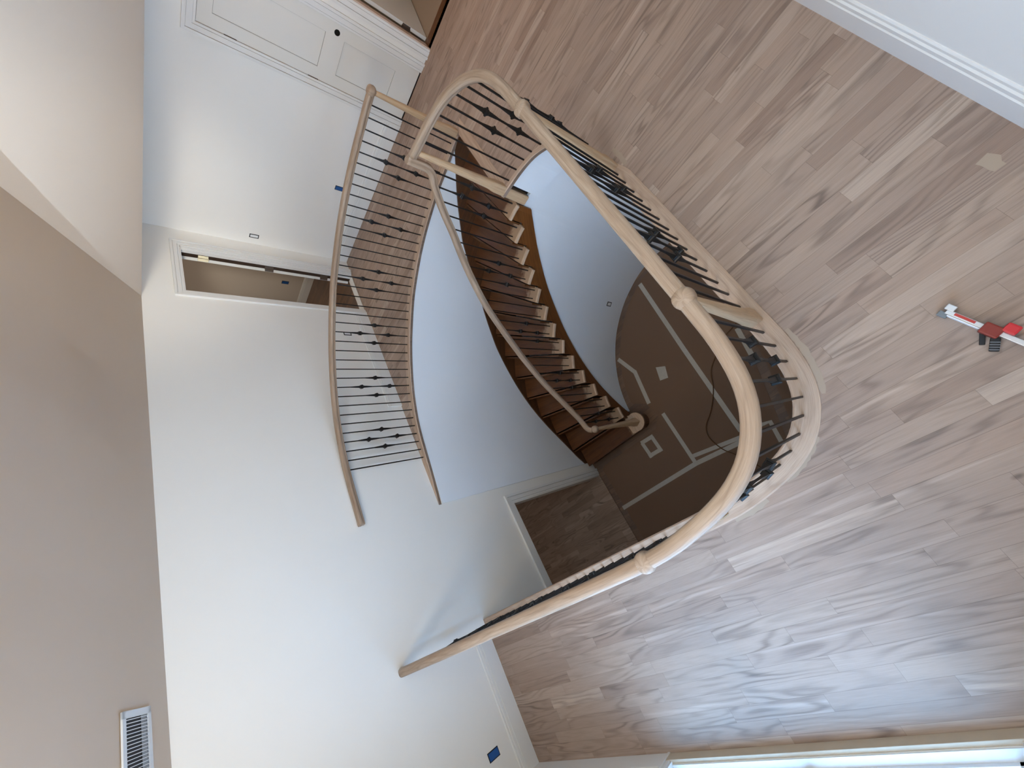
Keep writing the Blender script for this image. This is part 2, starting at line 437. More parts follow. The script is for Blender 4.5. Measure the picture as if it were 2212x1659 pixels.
# ------------------------------------------------------------------ setting
def wall_rects(name, axis, c0, c1, u0, u1, z0, z1, holes, mat):
    """flat wall with rectangular openings; axis 'x' = wall runs along x between y=c0..c1"""
    us = sorted({u0, u1, *[h[0] for h in holes], *[h[1] for h in holes]})
    zs = sorted({z0, z1, *[h[2] for h in holes], *[h[3] for h in holes]})
    bm = bmesh.new()
    for a, b in zip(us, us[1:]):
        for c, d in zip(zs, zs[1:]):
            m = ((a + b) / 2, (c + d) / 2)
            if any(h[0] < m[0] < h[1] and h[2] < m[1] < h[3] for h in holes): continue
            if axis == 'x': bm_box(bm, a, b, c0, c1, c, d)
            else: bm_box(bm, c0, c1, a, b, c, d)
    bmesh.ops.remove_doubles(bm, verts=bm.verts, dist=1e-5)
    # drop the doubled faces between neighbouring blocks
    seen = {}
    for f in list(bm.faces):
        k = tuple(sorted(v.index for v in f.verts)) if False else frozenset(f.verts)
        seen.setdefault(k, []).append(f)
    kill = [f for fs in seen.values() if len(fs) > 1 for f in fs]
    if kill: bmesh.ops.delete(bm, geom=kill, context='FACES_ONLY')
    return struct(from_bm(name, bm, mat))

D2 = (4.109, 4.850, 0.0, 1.998)          # open doorway in the north wall
LOWD = (-0.55, 0.886, ZL, -1.022)        # doorway of the floor below
wall_rects('wall_north', 'x', N_Y, N_Y + T, E_X - T, W_X + T, ZL - .02, 4.6, [D2, LOWD], M['wall'])
D1 = (1.108, 1.656, 0.0, 1.978)
D3 = (0.02, 0.872, 0.0, 2.03)
wall_rects('wall_west', 'y', W_X, W_X + T, S_Y - T, N_Y + .0, -.4, 4.6, [D1, D3], M['wall'])
wall_rects('wall_south', 'x', S_Y - T, S_Y, E_X - T, W_X + T, -.4, 4.6, [], M['wall'])
WIN = (0.635, 2.345, 0.075, 2.10)
wall_rects('wall_east', 'y', E_X - T, E_X, S_Y, N_Y, -.4, 4.6, [WIN], M['wall'])

# vaulted ceiling over the stairwell, flat ceiling over the corridor
sD, sL, cz, cx0 = 0.43, 0.87, 2.345, 3.972
def ridge_x(y): return cx0 - sD * (N_Y - y) / sL
CAP = 4.05
y_cap = N_Y - (CAP - cz) / sD
bm = bmesh.new()
xa = E_X - T
v = [bm.verts.new(p) for p in ((xa, N_Y + .02, cz - .008), (cx0 + .009, N_Y + .02, cz - .008), (ridge_x(y_cap), y_cap, CAP), (xa, y_cap, CAP))]
bm.faces.new(v); bmesh.ops.solidify(bm, geom=list(bm.faces), thickness=-0.03)
struct(from_bm('ceiling_north_slope', bm, M['ceil']), 'shaded ceiling slope rising from the long white wall')
bm = bmesh.new(); ye = S_Y - T
v = [bm.verts.new(p) for p in ((cx0, N_Y + .02, cz), (cx0, ye, cz), (ridge_x(y_cap), ye, CAP), (ridge_x(y_cap), y_cap, CAP))]
bm.faces.new(v); bmesh.ops.solidify(bm, geom=list(bm.faces), thickness=0.03)
struct(from_bm('ceiling_west_slope', bm, M['ceil']), 'bright ceiling slope rising from the corridor')
struct(box('ceiling_top', xa, ridge_x(y_cap) + .05, ye, y_cap + .05, CAP, CAP + .03, M['ceil']))
struct(box('ceiling_corridor', cx0, W_X + T, ye, N_Y + .02, cz, cz + .03, M['ceil']))

# upper floor with the stairwell cut out
vN = offset(PN, -0.046); vN2 = offset(PN, 0.074)
if (vN[40] - Vector((1.2, 1.8))).length > (vN2[40] - Vector((1.2, 1.8))).length:
    vN, vN2 = offset(PN, 0.046), offset(PN, -0.074)
vF = offset(PF, 0.056); vF2 = offset(PF, -0.05)
if (vF[30] - Vector((1.8, 1.8))).length > (vF2[30] - Vector((1.8, 1.8))).length:
    vF, vF2 = offset(PF, -0.056), offset(PF, 0.05)
# the well edge of the far side runs out into the north wall
def taper(P, x0=1.75, x1=1.10, yw=3.862):
    out = []
    for p in P:
        if p.x < x0:
            t = min(1, (x0 - p.x) / (x0 - x1)); p = Vector((p.x, p.y + (yw - p.y) * t ** 1.6))
        out.append(Vector((p.x, min(p.y, yw))))
    return out
vF = taper(vF); vF2 = [Vector((p.x, min(p.y, 3.862))) for p in vF2]
hole = [(-.11, 3.868)] + [tuple(p) for p in vN[1:-1]] + [(2.888, 1.14), (3.94, 1.14)] + [tuple(p) for p in vF if p.y > 1.2] + [(1.10, 3.868)]
poly = [(E_X - .02, N_Y + .008)] + hole + [(W_X + .07, N_Y + .008), (W_X + .07, S_Y - .02), (E_X - .02, S_Y - .02)]
struct(prism('floor', poly, -0.03, 0.0, M['floor']), 'pale sanded oak strip floor of the landing')
rim = [(-.19, 3.868)] + [tuple(p) for p in offset(PN, -0.06 if vN[40] == offset(PN, 0.046)[40] else 0.06)[1:-1]] + [(2.99, 1.07), (4.05, 1.07)] + [tuple(p) for p in vF2 if p.y > 1.2 and p.y < 3.85] + [(1.0, 3.868)]
struct(prism('ceiling_below', [(E_X - .02, N_Y + .008)] + rim + [(W_X + .07, N_Y + .008), (W_X + .07, S_Y - .02), (E_X - .02, S_Y - .02)], -0.385, -0.36, M['ceil']))
struct(box('floor_threshold_north', D2[0], D2[1], N_Y + .008, N_Y + T, -.03, -.0005, M['floor']))
# fascia under the floor edge, on the open sides of the well
fN = offset(PN, 0.034 if vN[40] == offset(PN, 0.046)[40] else -0.034)
sg = 1 if (offset(PN, 0.046)[40] - vN[40]).length < 1e-6 else -1
fN = offset(PN, sg * 0.030)
struct(strip_wall('wall_well_fascia', fN[1:-2], -0.385, -0.028, -sg * 0.03, M['well']), 'white band under the landing edge')
# oak nosing round the well (a narrow edge only where the landing meets the stairs)
def narrow(a, b, p):
    t = 0 if p.y > 2 or p.x < 1.95 else min(1, (p.x - 1.95) / .3)
    return a.lerp(b, t)
vN2 = [narrow(w, v + (w - v) * .38, p) for v, w, p in zip(vN, vN2, PN)]
nose = flat_band('trim_1', vN[1:], vN2[1:], -0.028, 0.006, M['nosing']); struct(nose, 'raw oak nosing board round the near side of the stairwell')
i0 = next(i for i, p in enumerate(PF) if p.y > 1.16)
nose = flat_band('trim_2', vF[i0:], vF2[i0:], -0.030, 0.006, M['nosing']); struct(nose, 'raw oak nosing board along the far curve of the stairwell')
nose = flat_band('trim_3', V2([(2.90, 1.155), (3.4, 1.155), (3.93, 1.155)]), V2([(2.96, 1.045), (3.4, 1.045), (4.06, 1.045)]), -0.030, 0.006, M['nosing'])
struct(nose, 'oak nosing at the top of the stairs')

# curved walls of the well
pw = offset(PF, 0.044 if (offset(PF, 0.056)[30] - vF[30]).length < 1e-6 else -0.044)
sf = 1 if (offset(PF, 0.056)[30] - vF[30]).length < 1e-6 else -1
pw = [Vector((p.x, min(p.y, 3.853))) for p in taper(pw, 1.7, 1.0, 3.856)]
struct(strip_wall('wall_stair_curve', pw, ZL, -0.03, -sf * 0.03, M['well']), 'white curved wall behind the stairs')
# enclosure under the stairs: follows the inner ends of the treads and then the landing curve
su = length(PI)
under = [p for p in reversed(PI)]
undz = []
KS = [nearest_s(PI, p) for p in INN[:14]]
def tread_line(s):
    """smooth height of the nosing line at arc position s on PI"""
    if s <= KS[0]: return 0.0
    for k in range(13):
        if s <= KS[k + 1]: return -RISE * (k + (s - KS[k]) / (KS[k + 1] - KS[k]))
    return -RISE * 13 - RISE * (s - KS[13]) / (KS[13] - KS[12])
acc = su
for i, p in enumerate(under):
    s = su - sum((under[j + 1] - under[j]).length for j in range(i))
    undz.append(max(ZL + 0.02, tread_line(s) - 0.30))
k1 = [p for p in reversed(PN) if True]
tail = [p for p in k1 if 0.36 < p.y < 1.0 and p.x > 2.4] + V2([(2.30, .352), (2.0, .349), (1.5, .349)])
keep = [i for i, p in enumerate(under) if p.x > 1.38 or p.y < 2.5][:-1]
und = [under[i] for i in keep]; undz = [undz[i] for i in keep]
path_u = und + tail; zu = undz + [-0.36] * len(tail)
n_in = normals2(path_u)[10]
towards = 1 if ((path_u[10] + n_in * 0.03) - Vector((3.2, 2.9))).length < (path_u[10] - Vector((3.2, 2.9))).length else -1
struct(strip_wall('wall_under_stairs', path_u, ZL, zu, towards * 0.03, M['well']), 'white curved wall under the open side of the stairs')

# floor below
struct(box('floor_below', E_X - 1.0, 6.4, S_Y - 1.5, N_Y + .02, ZL - .05, ZL, M['floor_brown']))
struct(box('floor_below_room', -2.6, 2.6, N_Y + .02, 7.6, ZL - .05, ZL - .002, M['floor_low']))
struct(box('trim_4', LOWD[0], LOWD[1], N_Y - .012, N_Y + T, ZL - .002, ZL + .012, M['floor_low']), 'wood threshold of the lower doorway')
struct(box('wall_below_east', E_X - 1.1, E_X - 1.0, S_Y - 1.5, N_Y, ZL, -.36, M['roomwall']))
struct(box('wall_below_west', 6.4, 6.5, S_Y - 1.5, N_Y + T, ZL, -.36, M['roomwall']))
struct(box('wall_below_south', E_X - 1.1, 6.5, S_Y - 1.6, S_Y - 1.5, ZL, -.36, M['roomwall']))
struct(box('ceiling_below_outer', E_X - 1.1, E_X - .0, S_Y - 1.6, N_Y + T, -.39, -.36, M['ceil']))
struct(box('ceiling_below_outer_south', E_X - 1.1, 6.5, S_Y - 1.6, S_Y - .0, -.39, -.36, M['ceil']))
struct(box('ceiling_below_outer_west', W_X, 6.5, S_Y - 1.6, N_Y + T, -.39, -.36, M['ceil']))
struct(box('wall_below_north', W_X, 6.5, N_Y, N_Y + T, ZL, -.36, M['roomwall']))
struct(box('wall_below_north_east', E_X - 1.1, E_X - T, N_Y, N_Y + T, ZL, -.36, M['roomwall']))
for nm, a in (('wall_lower_room_east', (-2.7, -2.6, N_Y + T, 7.7)), ('wall_lower_room_west', (2.6, 2.7, N_Y + T, 7.7)), ('wall_lower_room_north', (-2.7, 2.7, 7.6, 7.7))):
    struct(box(nm, *a, ZL, -.36, M['roomwall']))
struct(box('ceiling_lower_room', -2.7, 2.7, N_Y + T, 7.7, -.39, -.36, M['ceil']))

# rooms behind the upper doors
struct(box('floor_north_room', 2.6, 6.15, N_Y + T, 6.6, -.03, -.001, M['floor_brown']))
struct(box('wall_north_room_west', 6.02, 6.14, N_Y + T, 6.6, -.03, 2.4, M['roomwall']))
struct(box('wall_north_room_north', 2.6, 6.14, 6.5, 6.6, -.03, 2.4, M['roomwall']))
struct(box('wall_north_room_east', 2.5, 2.6, N_Y + T, 6.6, -.03, 2.4, M['roomwall']))
struct(box('wall_north_room_return', W_X + T, 6.14, N_Y, N_Y + T, -.03, 2.4, M['roomwall']))
struct(box('ceiling_north_room', 2.5, 6.14, N_Y + T, 6.6, 2.4, 2.43, M['ceil']))
struct(box('floor_west_room', W_X + .07, 8.2, -.6, 1.0, -.03, -.002, M['beige']))
struct(box('wall_west_room_far', 8.1, 8.2, -.6, 1.0, -.03, 2.4, M['roomwall']))
struct(box('wall_west_room_north', W_X + T, 8.2, .93, 1.03, -.03, 2.4, M['roomwall']))
struct(box('wall_west_room_south', W_X + T, 8.2, -.7, -.6, -.03, 2.4, M['roomwall']))
struct(box('ceiling_west_room', W_X + T, 8.2, -.7, 1.03, 2.4, 2.43, M['ceil']))
struct(box('wall_closet_back', W_X + .5, W_X + .56, 1.03, 1.9, -.03, 2.4, M['roomwall']))

# baseboards: plain board with two stepped beads
def baseboard(name, p, q, side, h=0.185):
    """from p to q along a wall face; side = direction into the room"""
    bm = bmesh.new(); prof = [(0, 0), (.020, 0), (.020, h * .70), (.013, h * .715), (.013, h * .735), (.017, h * .75), (.016, h * .86), (.008, h * .88), (.010, h * .90), (.009, h * .97), (.004, h), (0, h)]
    a = Vector((p[0], p[1], 0)); b = Vector((q[0], q[1], 0)); s = Vector((side[0], side[1], 0))
    A = [bm.verts.new(a + s * x + Vector((0, 0, z))) for x, z in prof]; B = [bm.verts.new(b + s * x + Vector((0, 0, z))) for x, z in prof]
    n = len(prof)
    for k in range(n): bm.faces.new((A[k], A[(k + 1) % n], B[(k + 1) % n], B[k]))
    bm.faces.new(A); bm.faces.new(B[::-1])
    return struct(from_bm(name, bm, M['trim']))
baseboard('baseboard_north_near', (E_X, N_Y), (-.235, N_Y), (0, -1), .18)
baseboard('baseboard_north_far', (2.45, N_Y), (4.02, N_Y), (0, -1), .18)
baseboard('baseboard_west', (W_X, N_Y), (W_X, 1.75), (-1, 0), .19)
baseboard('baseboard_south', (E_X, S_Y), (W_X, S_Y), (0, 1), .215)
baseboard('baseboard_east_near', (E_X, 2.40), (E_X, N_Y), (1, 0), .18)
baseboard('baseboard_east_south', (E_X, S_Y), (E_X, .58), (1, 0), .18)
baseboard('baseboard_north_room', (6.02, 4.0), (6.02, 6.5), (-1, 0), .15)

# door casings: flat moulded boards round an opening
def casing(name, axis, c, u0, u1, z0, z1, w, out, parent, sides='LTR', mat=None):
    bm = bmesh.new(); th = .026
    def add(a0, a1, b0, b1, t):
        c0, c1 = (c - t, c) if out < 0 else (c, c + t)
        if axis == 'x': bm_box(bm, a0, a1, c0, c1, b0, b1)
        else: bm_box(bm, c0, c1, a0, a1, b0, b1)
    for d0, d1, t in ((0, w * .20, .011), (w * .20, w * .24, .005), (w * .24, w * .68, .017), (w * .68, w * .72, .008), (w * .72, w, th)):
        if 'L' in sides: add(u0 - d1, u0 - d0, z0, z1 + (d1 if 'T' in sides else 0), t)
        if 'R' in sides: add(u1 + d0, u1 + d1, z0, z1 + (d1 if 'T' in sides else 0), t)
        if 'T' in sides: add(u0 - (d0 if 'L' in sides else 0), u1 + (d0 if 'R' in sides else 0), z1 + d0, z1 + d1, t)
    return from_bm(name, bm, mat or M['trim'], parent)

def hinge(parent, loc, horiz, mat, h=.09, w=.034):
    """leaf pair with a barrel; horiz = direction across the leaf"""
    bm = bmesh.new(); d = Vector((horiz[0], horiz[1], 0)).normalized(); nrm = Vector((-d.y, d.x, 0))
    mt = Matrix(((d.x, nrm.x, 0, loc[0]), (d.y, nrm.y, 0, loc[1]), (0, 0, 1, loc[2]), (0, 0, 0, 1)))
    bm_box(bm, -w, w, -.002, .002, -h / 2, h / 2, 0, mt)
    r = bmesh.ops.create_cone(bm, cap_ends=True, segments=10, radius1=.006, radius2=.006, depth=h + .008)
    bmesh.ops.transform(bm, matrix=mt, verts=r['verts'])
    return from_bm('hinge', bm, mat, parent)

# door 1: closed two-panel closet door in the west wall
d1 = empty('door_1', (W_X, 1.38, 0)); struct(d1, 'white closed two-panel door with a bored lock hole')
def panel_door(name, y0, y1, z0, z1, x, parent):
    """slab facing -x with two recessed panels and an empty bore hole"""
    bm = bmesh.new(); st = .11
    pan = [(y0 + st, y1 - st, .262, .822), (y0 + st, y1 - st, 1.0, z1 - .105)]
    ys = sorted({y0, y1, y0 + st, y1 - st}); zs = sorted({z0, z1, pan[0][2], pan[0][3], pan[1][2], pan[1][3]})
    for a, b in zip(ys, ys[1:]):
        for c, d in zip(zs, zs[1:]):
            m = ((a + b) / 2, (c + d) / 2)
            rec = any(p[0] < m[0] < p[1] and p[2] < m[1] < p[3] for p in pan)
            bm_box(bm, x + (.009 if rec else 0), x + .035, a, b, c, d)
    return from_bm(name, bm, M['door'], parent)
def unparent_to(o, root):
    o.parent = root; o.matrix_parent_inverse = Matrix.Translation(-Vector(root.location))
for o in [panel_door('door_leaf', 1.1115, 1.652, .012, 1.974, W_X + .004, None)]: unparent_to(o, d1)
bm = bmesh.new()
for p in ((1.2205, .262, .822), (1.2205, 1.0, 1.869)):
    y0, y1 = p[0], 1.652 - .11
    for a, b, c, d in ((y0, y0 + .003, p[1], p[2]), (y1 - .003, y1, p[1], p[2]), (y0, y1, p[1], p[1] + .003), (y0, y1, p[2] - .003, p[2])):
        bm_box(bm, W_X + .008, W_X + .0128, a, b, c, d)
unparent_to(from_bm('panel_edge_shade', bm, plain('shadow_line', lin(150, 148, 142), .7)), d1)  # thin grey strips: the shade at the panel edges, put in as colour
bm = bmesh.new(); bmesh.ops.create_cone(bm, cap_ends=True, segments=28, radius1=.027, radius2=.027, depth=.012, matrix=Matrix.Translation((W_X + .0085, 1.182, .905)) @ Matrix.Rotation(PI_ / 2, 4, 'Y'))
unparent_to(from_bm('bore_hole', bm, plain('hole_black', lin(8, 8, 8), .9)), d1)
o = casing('casing', 'y', W_X, 1.108, 1.656, 0, 1.978, .095, -1, None); unparent_to(o, d1)
for z in (1.725, 1.015, .30): o = hinge(None, (W_X + .001, 1.656, z), (0, 1), M['bronze'], .09, .006); unparent_to(o, d1)
unparent_to(box('jamb', W_X + .040, W_X + T, 1.10, 1.664, 0, 1.99, M['gap']), d1)  # solid block behind the leaf, coloured dark as the shade in the slits

# door 2: open doorway in the north wall, leaf swung back into the dark room
d2 = empty('door_2', (4.48, N_Y, 0)); struct(d2, 'open doorway with the leaf swung back into the unlit room')
o = casing('casing', 'x', N_Y, D2[0], D2[1], 0, D2[3], .085, -1, None); unparent_to(o, d2)
bm = bmesh.new()
bm_box(bm, D2[0] - .002, D2[0] + .012, N_Y - .002, N_Y + T + .004, 0, D2[3]); bm_box(bm, D2[1] - .012, D2[1] + .002, N_Y - .002, N_Y + T + .004, 0, D2[3])
bm_box(bm, D2[0], D2[1], N_Y - .002, N_Y + T + .004, D2[3] - .012, D2[3] + .002)
bm_box(bm, D2[1] - .024, D2[1] - .012, N_Y + .03, N_Y + .068, 0, D2[3] - .012)
unparent_to(from_bm('jamb', bm, M['trim']), d2)
hd = Vector((4.835, N_Y + T + .006)); dv = Vector((.80, .60)); hd2 = hd + dv * .70
unparent_to(obox('door_leaf', hd, hd2, .035, .012, 1.98, M['door'], side=.019), d2)
unparent_to(box('hinge_gap', D2[1] - .017, D2[1] - .0105, N_Y + .07, N_Y + T + .0045, 0, 1.985, M['gap']), d2)
for z, mt in ((1.768, M['brass']), (1.069, M['bronze']), (.374, M['bronze'])):
    unparent_to(hinge(None, (D2[1] - .036, N_Y + T - .012, z), (.62, -.78), mt, .10, .034), d2)

# door 3: doorway at the end of the west wall, leaf open into the next room
d3 = empty('door_3', (W_X, .45, 0)); struct(d3, 'doorway at the top edge with its white door standing open')
o = casing('casing', 'y', W_X, D3[0], D3[1], 0, D3[3], .095, -1, None); unparent_to(o, d3)
bm = bmesh.new(); bm_box(bm, W_X - .002, W_X + T, D3[1] - .012, D3[1] + .002, 0, D3[3]); bm_box(bm, W_X - .002, W_X + T, D3[0], D3[0] + .012, 0, D3[3])
bm_box(bm, W_X - .002, W_X + T, D3[0], D3[1], D3[3] - .012, D3[3])
unparent_to(from_bm('jamb', bm, plain('bare_jamb', lin(206, 184, 168), .6)), d3)
unparent_to(obox('door_leaf', (W_X + .155, .832), (W_X + .88, .70), .035, .01, 2.0, M['door']), d3)
for z in (.25, 1.0, 1.75): unparent_to(hinge(None, (W_X + .150, .842, z), (.1, -1), M['bronze'], .09, .024), d3)
unparent_to(box('threshold', W_X + .055, W_X + .135, D3[0], D3[1], -.004, .008, M['riser']), d3)

# lower doorway casing
o = casing('trim_5', 'x', N_Y, LOWD[0], LOWD[1], ZL, LOWD[3], .11, -1, None, 'LTR'); struct(o, 'white casing of the lower doorway')
bm = bmesh.new(); bm_box(bm, LOWD[1] - .012, LOWD[1] + .002, N_Y - .002, N_Y + T + .004, ZL, LOWD[3]); bm_box(bm, LOWD[0], LOWD[1], N_Y - .002, N_Y + T + .004, LOWD[3] - .012, LOWD[3] + .002)
struct(from_bm('trim_6', bm, M['trim']), 'white jamb of the lower doorway')

# window (floor-length) in the east wall
wn = empty('window_1', (E_X, 1.49, 0)); struct(wn, 'floor-length window with a weathered sill')
bm = bmesh.new(); y0, y1, z0, z1 = WIN
for a, b, c, d in ((y0, y0 + .05, z0, z1), (y1 - .05, y1, z0, z1), (y0, y1, z1 - .05, z1), (y0, y1, z0, z0 + .03), ((y0 + y1) / 2 - .03, (y0 + y1) / 2 + .03, z0, z1)):
    bm_box(bm, E_X - T, E_X - .045, a, b, c, d)
unparent_to(from_bm('window_frame', bm, M['white']), wn)
unparent_to(box('sash_sill', E_X - T, E_X - .002, y0 + .002, y1 - .002, z0, z0 + .008, M['white']), wn)
unparent_to(box('pane', E_X - .085, E_X - .079, y0 + .05, y1 - .05, z0 + .03, z1 - .05, M['glass']), wn)
unparent_to(box('sill_board', E_X - .002, E_X + .02, y0 - .06, y1 + .06, 0, z0 - .006, M['sill'], bevel=.003), wn)
o = casing('casing', 'y', E_X, y0, y1, .0, z1, .06, 1, None); unparent_to(o, wn)

# ------------------------------------------------------------------ balusters
def bar_mesh(kind):
    """square iron bar of unit height RB, swelling towards its knuckles"""
    kz = {'plain': [], 'single': [.425], 'double': [.59, .255]}[kind]
    zs = {0.0, RB}
    for z in kz: zs |= {z - .125, z - .08, z - .045, z - .022, z + .022, z + .045, z + .08, z + .125}
    bm = bmesh.new(); R = []
    for z in sorted(zs):
        w = .0054
        for c in kz:
            d = abs(z - c); w = max(w, .0054 + .0056 * max(0, 1 - max(0, d - .03) / .095)) if d < .126 else w
        R.append([bm.verts.new((sx * w, sy * w, z)) for sx, sy in ((-1, -1), (1, -1), (1, 1), (-1, 1))])
    for a, b in zip(R, R[1:]):
        for k in range(4): bm.faces.new((a[k], a[(k + 1) % 4], b[(k + 1) % 4], b[k]))
    bm.faces.new(R[0][::-1]); bm.faces.new(R[-1])
    bmesh.ops.recalc_face_normals(bm, faces=bm.faces)
    me = bpy.data.meshes.new('baluster_' + kind); bm.to_mesh(me); bm.free(); me.materials.append(M['iron'])
    return me, kz
BARS = {k: bar_mesh(k) for k in ('plain', 'single', 'double')}
bm = bmesh.new(); R = []
for w, z in ((.0125, -.024), (.0145, -.020), (.0145, -.012), (.0215, -.008), (.0225, 0), (.0215, .008), (.0145, .012), (.0145, .020), (.0125, .024)):
    R.append([bm.verts.new((sx * w, sy * w, z)) for sx, sy in ((-1, -1), (1, -1), (1, 1), (-1, 1))])
for a, b in zip(R, R[1:]):
    for k in range(4): bm.faces.new((a[k], a[(k + 1) % 4], b[(k + 1) % 4], b[k]))
bm.faces.new(R[0][::-1]); bm.faces.new(R[-1])
bmesh.ops.recalc_face_normals(bm, faces=bm.faces)
KN = bpy.data.meshes.new('knuckle'); bm.to_mesh(KN); bm.free(); KN.materials.append(M['iron'])

def baluster(parent, x, y, z0, z1, rz, kind):
    me, kz = BARS[kind]
    o = bpy.data.objects.new('baluster', me); COL.objects.link(o); o.parent = parent
    o.location = (x, y, z0); o.rotation_euler = (0, 0, rz); sc = (z1 - z0) / RB; o.scale = (1, 1, sc)
    for z in kz:
        k = bpy.data.objects.new('knuckle', KN); COL.objects.link(k); k.parent = o; k.location = (0, 0, z); k.scale = (1, 1, 1 / sc)
    return o

def newel(parent, x, y, zb, zt, rz=0.0, half=.041, top=.021, sq=.10):
    """square foot easing into a tapered round shaft"""
    bm = bmesh.new(); R = []; seg = 32
    lv = [(zb, half, 0.0), (zb + .004, half + .001, 0.0)]
    zz = zb + sq
    base0 = zz
    lv += [(base0 - .012, half + .001, 0.0), (base0 + .02, half, .25), (base0 + .05, half - .001, .7), (base0 + .09, half - .002, 1.0)]
    for k in range(1, 13):
        t = k / 12; z = base0 + .09 + (zt - base0 - .09) * t
        lv.append((z, (half - .002) + (top - half + .002) * (t ** .9), 1.0))
    for z, h, rd in lv:
        ring = []
        for k in range(seg):
            a = 2 * PI_ * k / seg + PI_ / seg; c, s = math.cos(a), math.sin(a); q = 1 / max(abs(c), abs(s))
            r = h * (q * (1 - rd) + rd)
            ring.append(bm.verts.new((r * c, r * s, z)))
        R.append(ring)
    for a, b in zip(R, R[1:]):
        for k in range(seg): bm.faces.new((a[k], a[(k + 1) % seg], b[(k + 1) % seg], b[k]))
    bm.faces.new(R[0][::-1]); bm.faces.new(R[-1])
    o = from_bm('newel_post', bm, M['newel'], parent); o.location = (x, y, 0); o.rotation_euler = (0, 0, rz)
    for p in o.data.polygons: p.use_smooth = p.center.z > base0 + .03
    add_uv(o, lambda c: (c.z, math.atan2(c.y, c.x) * half))
    return o

CAP_PROF = [(0, -.004), (.026, -.004), (.036, .004), (.044, .016), (.047, .028), (.045, .040), (.046, .046), (.043, .056), (.033, .064), (.018, .068), (0, .069)]

def along(P, x, y): return nearest_s(P, Vector((x, y)))
def tangent(P, s):
    a, b = at_s(P, max(0, s - .03)), at_s(P, min(length(P), s + .03)); d = b - a; return math.atan2(d.y, d.x)

CYC = ['single', 'double', 'single', 'plain', 'plain', 'plain']

# ---- railing of the near landing -------------------------------------------
near = empty('landing_railing', (-.155, 3.86, 0))
label(near, 'long oak railing with black iron balusters curving round the near edge of the stairwell', 'railing', 'oak and iron stair railings')
near_parts = []
railP = [p for p in PN]
railP[-1] = Vector((2.936, 1.10))
lvl = [Vector((p.x, p.y, RB)) for p in railP]
lvl += [Vector((2.940, 1.125, RB)), Vector((2.942, 1.149, RB))]
near_parts.append(sweep('handrail', lvl, M['rail']))
for (x, y) in ((.632, .347), (-.151, 1.15), (2.085, .349)):
    near_parts.append(lathe('rail_cap', CAP_PROF, M['rail'], None, (x, y, RB)))
    near_parts.append(newel(None, x, y, .004, RB, tangent(PN, along(PN, x, y))))
near_parts.append(newel(None, 2.938, 1.105, -.28, RB, 0.05, .043, .021, .40))
# iron balusters, spaced along the path between the posts
def near_list():
    L = []
    ends = [(2.929, 1.008), (2.920, .897), (2.902, .794), (2.874, .703), (2.825, .610), (2.755, .522), (2.675, .455), (2.585, .405), (2.491, .374), (2.395, .358), (2.295, .353), (2.195, .350)]
    kinds = ['plain', 'plain', 'plain', 'single', 'double', 'single', 'plain', 'plain', 'double', 'single', 'plain', 'plain']
    L += list(zip(ends, kinds))
    xs = [1.997, 1.901, 1.798, 1.698, 1.602, 1.507, 1.404, 1.309, 1.214, 1.119, 1.022, .921, .826, .728]
    kn = ['plain', 'plain', 'single', 'double', 'single', 'plain', 'plain', 'plain', 'single', 'double', 'single', 'plain', 'plain', 'plain']
    L += [((x, .349), k) for x, k in zip(xs, kn)]
    c = [(.535, .349), (.441, .351), (.343, .361), (.246, .381), (.156, .418), (.077, .472), (.009, .542), (-.043, .627), (-.078, .715), (-.105, .813), (-.125, .911), (-.140, 1.008)]
    kc = ['plain', 'single', 'double', 'single', 'plain', 'plain', 'plain', 'single', 'double', 'single', 'plain', 'plain']
    L += list(zip(c, kc))
    y = 1.255; i = 0
    pat = ['plain', 'single', 'double', 'single', 'plain', 'plain']
    while y < 3.80:
        L.append(((-.155, y), pat[i % 6])); y += .0985; i += 1
    return L
for (x, y), k in near_list():
    near_parts.append(baluster(None, x, y, .004, RB + .004, tangent(PN, along(PN, x, y)), k))
for o in near_parts: unparent_to(o, near)

# ---- railing of the far landing ---------------------------------------------
far = empty('landing_railing', (3.99, 1.17, 0))
label(far, 'oak railing with black iron balusters on the far side of the stairwell, along the corridor', 'railing', 'oak and iron stair railings')
sfar = along(PF, 3.996, 1.175)
fp = [sweep('handrail', [Vector((p.x, p.y, RB)) for p in cut(PF, max(0, sfar - .015), length(PF), .05)], M['rail'])]
fp.append(newel(None, 3.996, 1.178, .004, RB, .05, .041))
fp.append(lathe('rail_cap', CAP_PROF, M['rail'], None, (3.996, 1.178, RB)))
kinds = ['plain'] * 3 + CYC * 6
for p, k in zip(FARB, kinds):
    fp.append(baluster(None, p.x, p.y, .004, RB + .004, tangent(PF, nearest_s(PF, p)), k))
for o in fp: unparent_to(o, far)

# ---- stair railing ------------------------------------------------------------
st = empty('stair_railing', (1.18, 2.70, ZL + RISE))
label(st, 'oak handrail with black iron balusters sloping down the open side of the brown stairs', 'railing', 'oak and iron stair railings')
RZ = [(2.950, 1.215, .700), (2.944, 1.262, .650), (2.938, 1.305, .612), (2.913, 1.447, .470), (2.872, 1.590, .312), (2.790, 1.785, .115), (2.694, 1.955, -.072), (2.556, 2.152, -.320),
      (2.389, 2.330, -.600), (2.250, 2.443, -.795), (2.133, 2.524, -.945), (1.889, 2.655, -1.232), (1.628, 2.743, -1.508), (1.500, 2.769, -1.610), (1.406, 2.781, -1.675), (1.320, 2.790, -1.712), (1.255, 2.788, -1.722), (1.205, 2.762, -1.722), (1.178, 2.715, -1.720)]
low = [Vector(p) - Vector((0, 0, .031)) for p in RZ]
drop = [Vector((2.943, 1.151, .930)), Vector((2.944, 1.152, .86)), Vector((2.945, 1.153, .79)), Vector((2.947, 1.162, .725)), Vector((2.949, 1.195, .668))]
cent = catmull([tuple(v) for v in drop + [v for v in low[1:]]], 0.03)
sides = []
